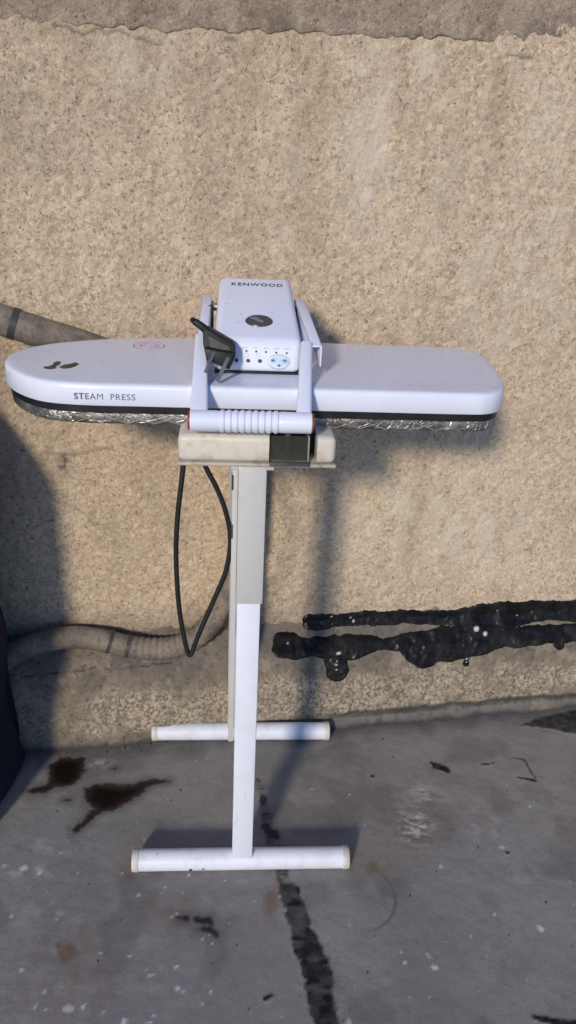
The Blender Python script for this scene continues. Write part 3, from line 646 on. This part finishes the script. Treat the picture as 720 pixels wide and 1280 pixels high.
# marks on the plate
fpl = (Vector((0, 0, .8604)), Vector((1, 0, 0)), Vector((0, 1, 0)), Vector((0, 0, 1)))
def chip(cx, cy, pts): 
    bm = bmesh.new(); patch(bm, fpl, [(cx + a * .001, cy + b * .001) for a, b in pts], .0004); fin('paint_chip', bm, MAT['black'], up_)
chip(-.288, .110, [(-8, -12), (1, -15), (8, -8), (5, 2), (8, 12), (7, 30), (1, 34), (-3, 24), (-1, 12), (-5, 2), (-12, -3)])
chip(-.266, .116, [(-12, -8), (-4, -16), (5, -11), (10, 0), (13, 14), (6, 24), (-1, 13), (-8, 7)])
for (u, v) in [(-.235, .19), (-.22, .14), (.22, .06), (.335, .17), (.345, .055), (.23, .1), (-.05, .05)]:
    bm = bmesh.new(); patch(bm, fpl, [(u - .003, v), (u, v - .0016), (u + .003, v + .001), (u, v + .0016)], .0003); fin('scuff', bm, MAT['fadedink'], up_)
bm = bmesh.new()
for k in range(40):
    a0, a1 = 2 * math.pi * k / 40, 2 * math.pi * (k + 1) / 40
    if k in (3, 4, 17, 28, 29): continue
    for ro, ri in ((1, .90), (.62, .5)):
        q = lambda a, r: (-.166 + .026 * r * math.cos(a), .268 + .030 * r * math.sin(a))
        patch(bm, fpl, [q(a0, ri), q(a0, ro), q(a1, ro), q(a1, ri)], .0003)
patch(bm, fpl, [(-.182, .262), (-.15, .272), (-.15, .276), (-.182, .267)], .0004)
fin('faded_stamp', bm, MAT['redink'], up_)
ffr = (Vector((0, .0236, .0)), Vector((1, 0, 0)), Vector((0, 0, 1)), Vector((0, -1, 0)))
lettering('plate_lettering', 'STEAM PRESS', ffr, -.2425, -.1605, .8385, .8470, MAT['ink'], up_, .0, 1.12, 2.0)
# handle
hd = bmesh.new(); gx0, gx1, gy, gz = -.0835, .0760, -.030, .8290
prof = [(gx0, .0135), (gx0 + .001, .0142), (-.050, .0142), (-.046, .0136)]
x = -.046; k = 0
while x < .030:
    prof += [(x + .0012, .0136), (x + .0030, .0152), (x + .0062, .0152), (x + .0080, .0136)]; x += .0088
prof += [(.036, .0142), (gx1 - .001, .0142), (gx1, .0135)]
lathe_x(hd, prof, gy, gz, 36); hdl = fin('handle', hd, MAT['white_plastic'], pr, 30)
bm = bmesh.new()
bar(bm, (-.0722, -.0270, .832), (-.0748, .120, .9065), .0235, .0175, .019, .017, .0035)
fin('handle_arm', bm, MAT['white_plastic'], hdl)
bm = bmesh.new()
bar(bm, (.0655, -.0270, .832), (.0755, .100, .9050), .0205, .0165, .019, .020, .0045)
fin('handle_arm', bm, MAT['white_plastic'], hdl)
for xx in (gx0 - .0012, gx1 + .0012):
    bm = bmesh.new(); lathe_x(bm, [(xx - .0016, .0125), (xx + .0016, .0125)], gy, gz, 28); fin('grip_cap', bm, MAT['red'], hdl)
def yoke(x0, x1, y0, z0, y1, z1, dx):
    bm = bmesh.new(); tkn = .0022; H = .030
    for (a, b, lo) in ((x0, x1, -tkn), (x0, x0 + tkn, -H), (x1 - tkn, x1, -H)):
        hexa(bm, [(a, y0, z0 + lo), (b, y0, z0 + lo), (b + dx, y1, z1 + lo), (a + dx, y1, z1 + lo), (a, y0, z0), (b, y0, z0), (b + dx, y1, z1), (a + dx, y1, z1)], .0008, 2)
    fin('hinge_yoke', bm, MAT['white'], pr)
yoke(.0805, .0975, .090, .9060, .262, .9430, -.014)
yoke(-.0815, -.0660, .105, .9040, .262, .9430, .002)
for xx in (-.0655, .0705):
    bm = bmesh.new(); box(bm, xx - .004, xx + .004, .225, .275, .859, .935, .002); fin('hinge_post', bm, MAT['black'], pr)
bm = bmesh.new(); tube(bm, [(-.078, .245, .93), (.082, .245, .93)], .006, 16, smooth=False); fin('hinge_pin', bm, MAT['pin'], pr)
# mains plug resting against the panel, and its cord
pg = bmesh.new()
pc = [(-.0715, .929), (-.0620, .9265), (-.0260, .9080), (-.0255, .8930), (-.0335, .8740), (-.0665, .8880), (-.0710, .9080)]
yf, yb = .0640, .0930
def pfr(x_, z_): return yf + (z_ - .874) * .30
a = [pg.verts.new((x_, pfr(x_, z_), z_)) for x_, z_ in pc]; b = [pg.verts.new((x_ * .98 - .001, yb + (z_ - .874) * .22, z_)) for x_, z_ in pc]
for k in range(len(a)): pg.faces.new((a[k], a[(k + 1) % len(a)], b[(k + 1) % len(a)], b[k]))
pg.faces.new(a[::-1]); pg.faces.new(b)
bmesh.ops.bevel(pg, geom=list(pg.edges), offset=.0028, segments=3, profile=.5, affect='EDGES')
plug = fin('mains_plug', pg, MAT['rubber'], pr, 45)
bm = bmesh.new()
fp = [(-.0640, .9185), (-.0350, .9050), (-.0330, .9000), (-.0600, .9020)]
va = [bm.verts.new((x_, pfr(x_, z_) - .0012, z_)) for x_, z_ in fp]; vb = [bm.verts.new((x_, pfr(x_, z_) + .003, z_)) for x_, z_ in fp]
for k in range(4): bm.faces.new((va[k], va[(k + 1) % 4], vb[(k + 1) % 4], vb[k]))
bm.faces.new(va[::-1]); bm.faces.new(vb); fin('plug_face', bm, MAT['plugbrown'], plug)
bm = bmesh.new(); fp = [(-.0680, .9050), (-.0290, .8985), (-.0335, .8755), (-.0660, .8885)]
va = [bm.verts.new((x_, .0560 + (z_ - .874) * .1, z_)) for x_, z_ in fp]; vb = [bm.verts.new((x_, .0800, z_)) for x_, z_ in fp]
for k in range(4): bm.faces.new((va[k], va[(k + 1) % 4], vb[(k + 1) % 4], vb[k]))
bm.faces.new(va[::-1]); bm.faces.new(vb); bmesh.ops.bevel(bm, geom=list(bm.edges), offset=.0022, segments=2, profile=.5, affect='EDGES')
fin('plug_base', bm, MAT['rubber'], plug, 45)
for p0, p1 in (((-.0350, .0610, .8935), (-.0500, .0360, .8650)), ((-.0550, .0620, .8995), (-.0685, .0380, .8700))):
    bm = bmesh.new(); tube(bm, [p0, p1], .0028, 14, smooth=False)
    fin('plug_pin', bm, MAT['pin'], plug)
bm = bmesh.new()
tube(bm, [(-.0640, .085, .9220), (-.0740, .085, .9300), (-.0835, .086, .9360)], lambda t: .0060 - .0012 * t, 12, 6)
fin('strain_relief', bm, MAT['rubber'], plug)
bm = bmesh.new()
tube(bm, [(-.0825, .086, .9355), (-.0858, .092, .9365), (-.0830, .104, .9320), (-.0730, .116, .9230), (-.0640, .126, .9080), (-.0622, .136, .8900), (-.0645, .150, .8720), (-.0720, .168, .8648), (-.0748, .20, .8645), (-.0748, .26, .8645), (-.070, .315, .8645), (-.066, .350, .845), (-.066, .350, .80), (-.085, .30, .758), (-.092, .20, .756), (-.100, .135, .745), (-.1040, .12, .700), (-.1130, .118, .62), (-.1160, .118, .546), (-.1125, .118, .46), (-.1040, .118, .395), (-.0985, .118, .370), (-.0950, .118, .3645), (-.0910, .118, .371), (-.0820, .118, .40), (-.0560, .118, .470), (-.0350, .118, .530), (-.0290, .118, .585), (-.0360, .118, .630), (-.0500, .119, .67), (-.0660, .120, .702), (-.0800, .122, .735), (-.088, .125, .768)], .0041, 12, 8)
cordo = fin('power_cord', bm, MAT['rubber'], pr)
bpy.context.view_layer.update()
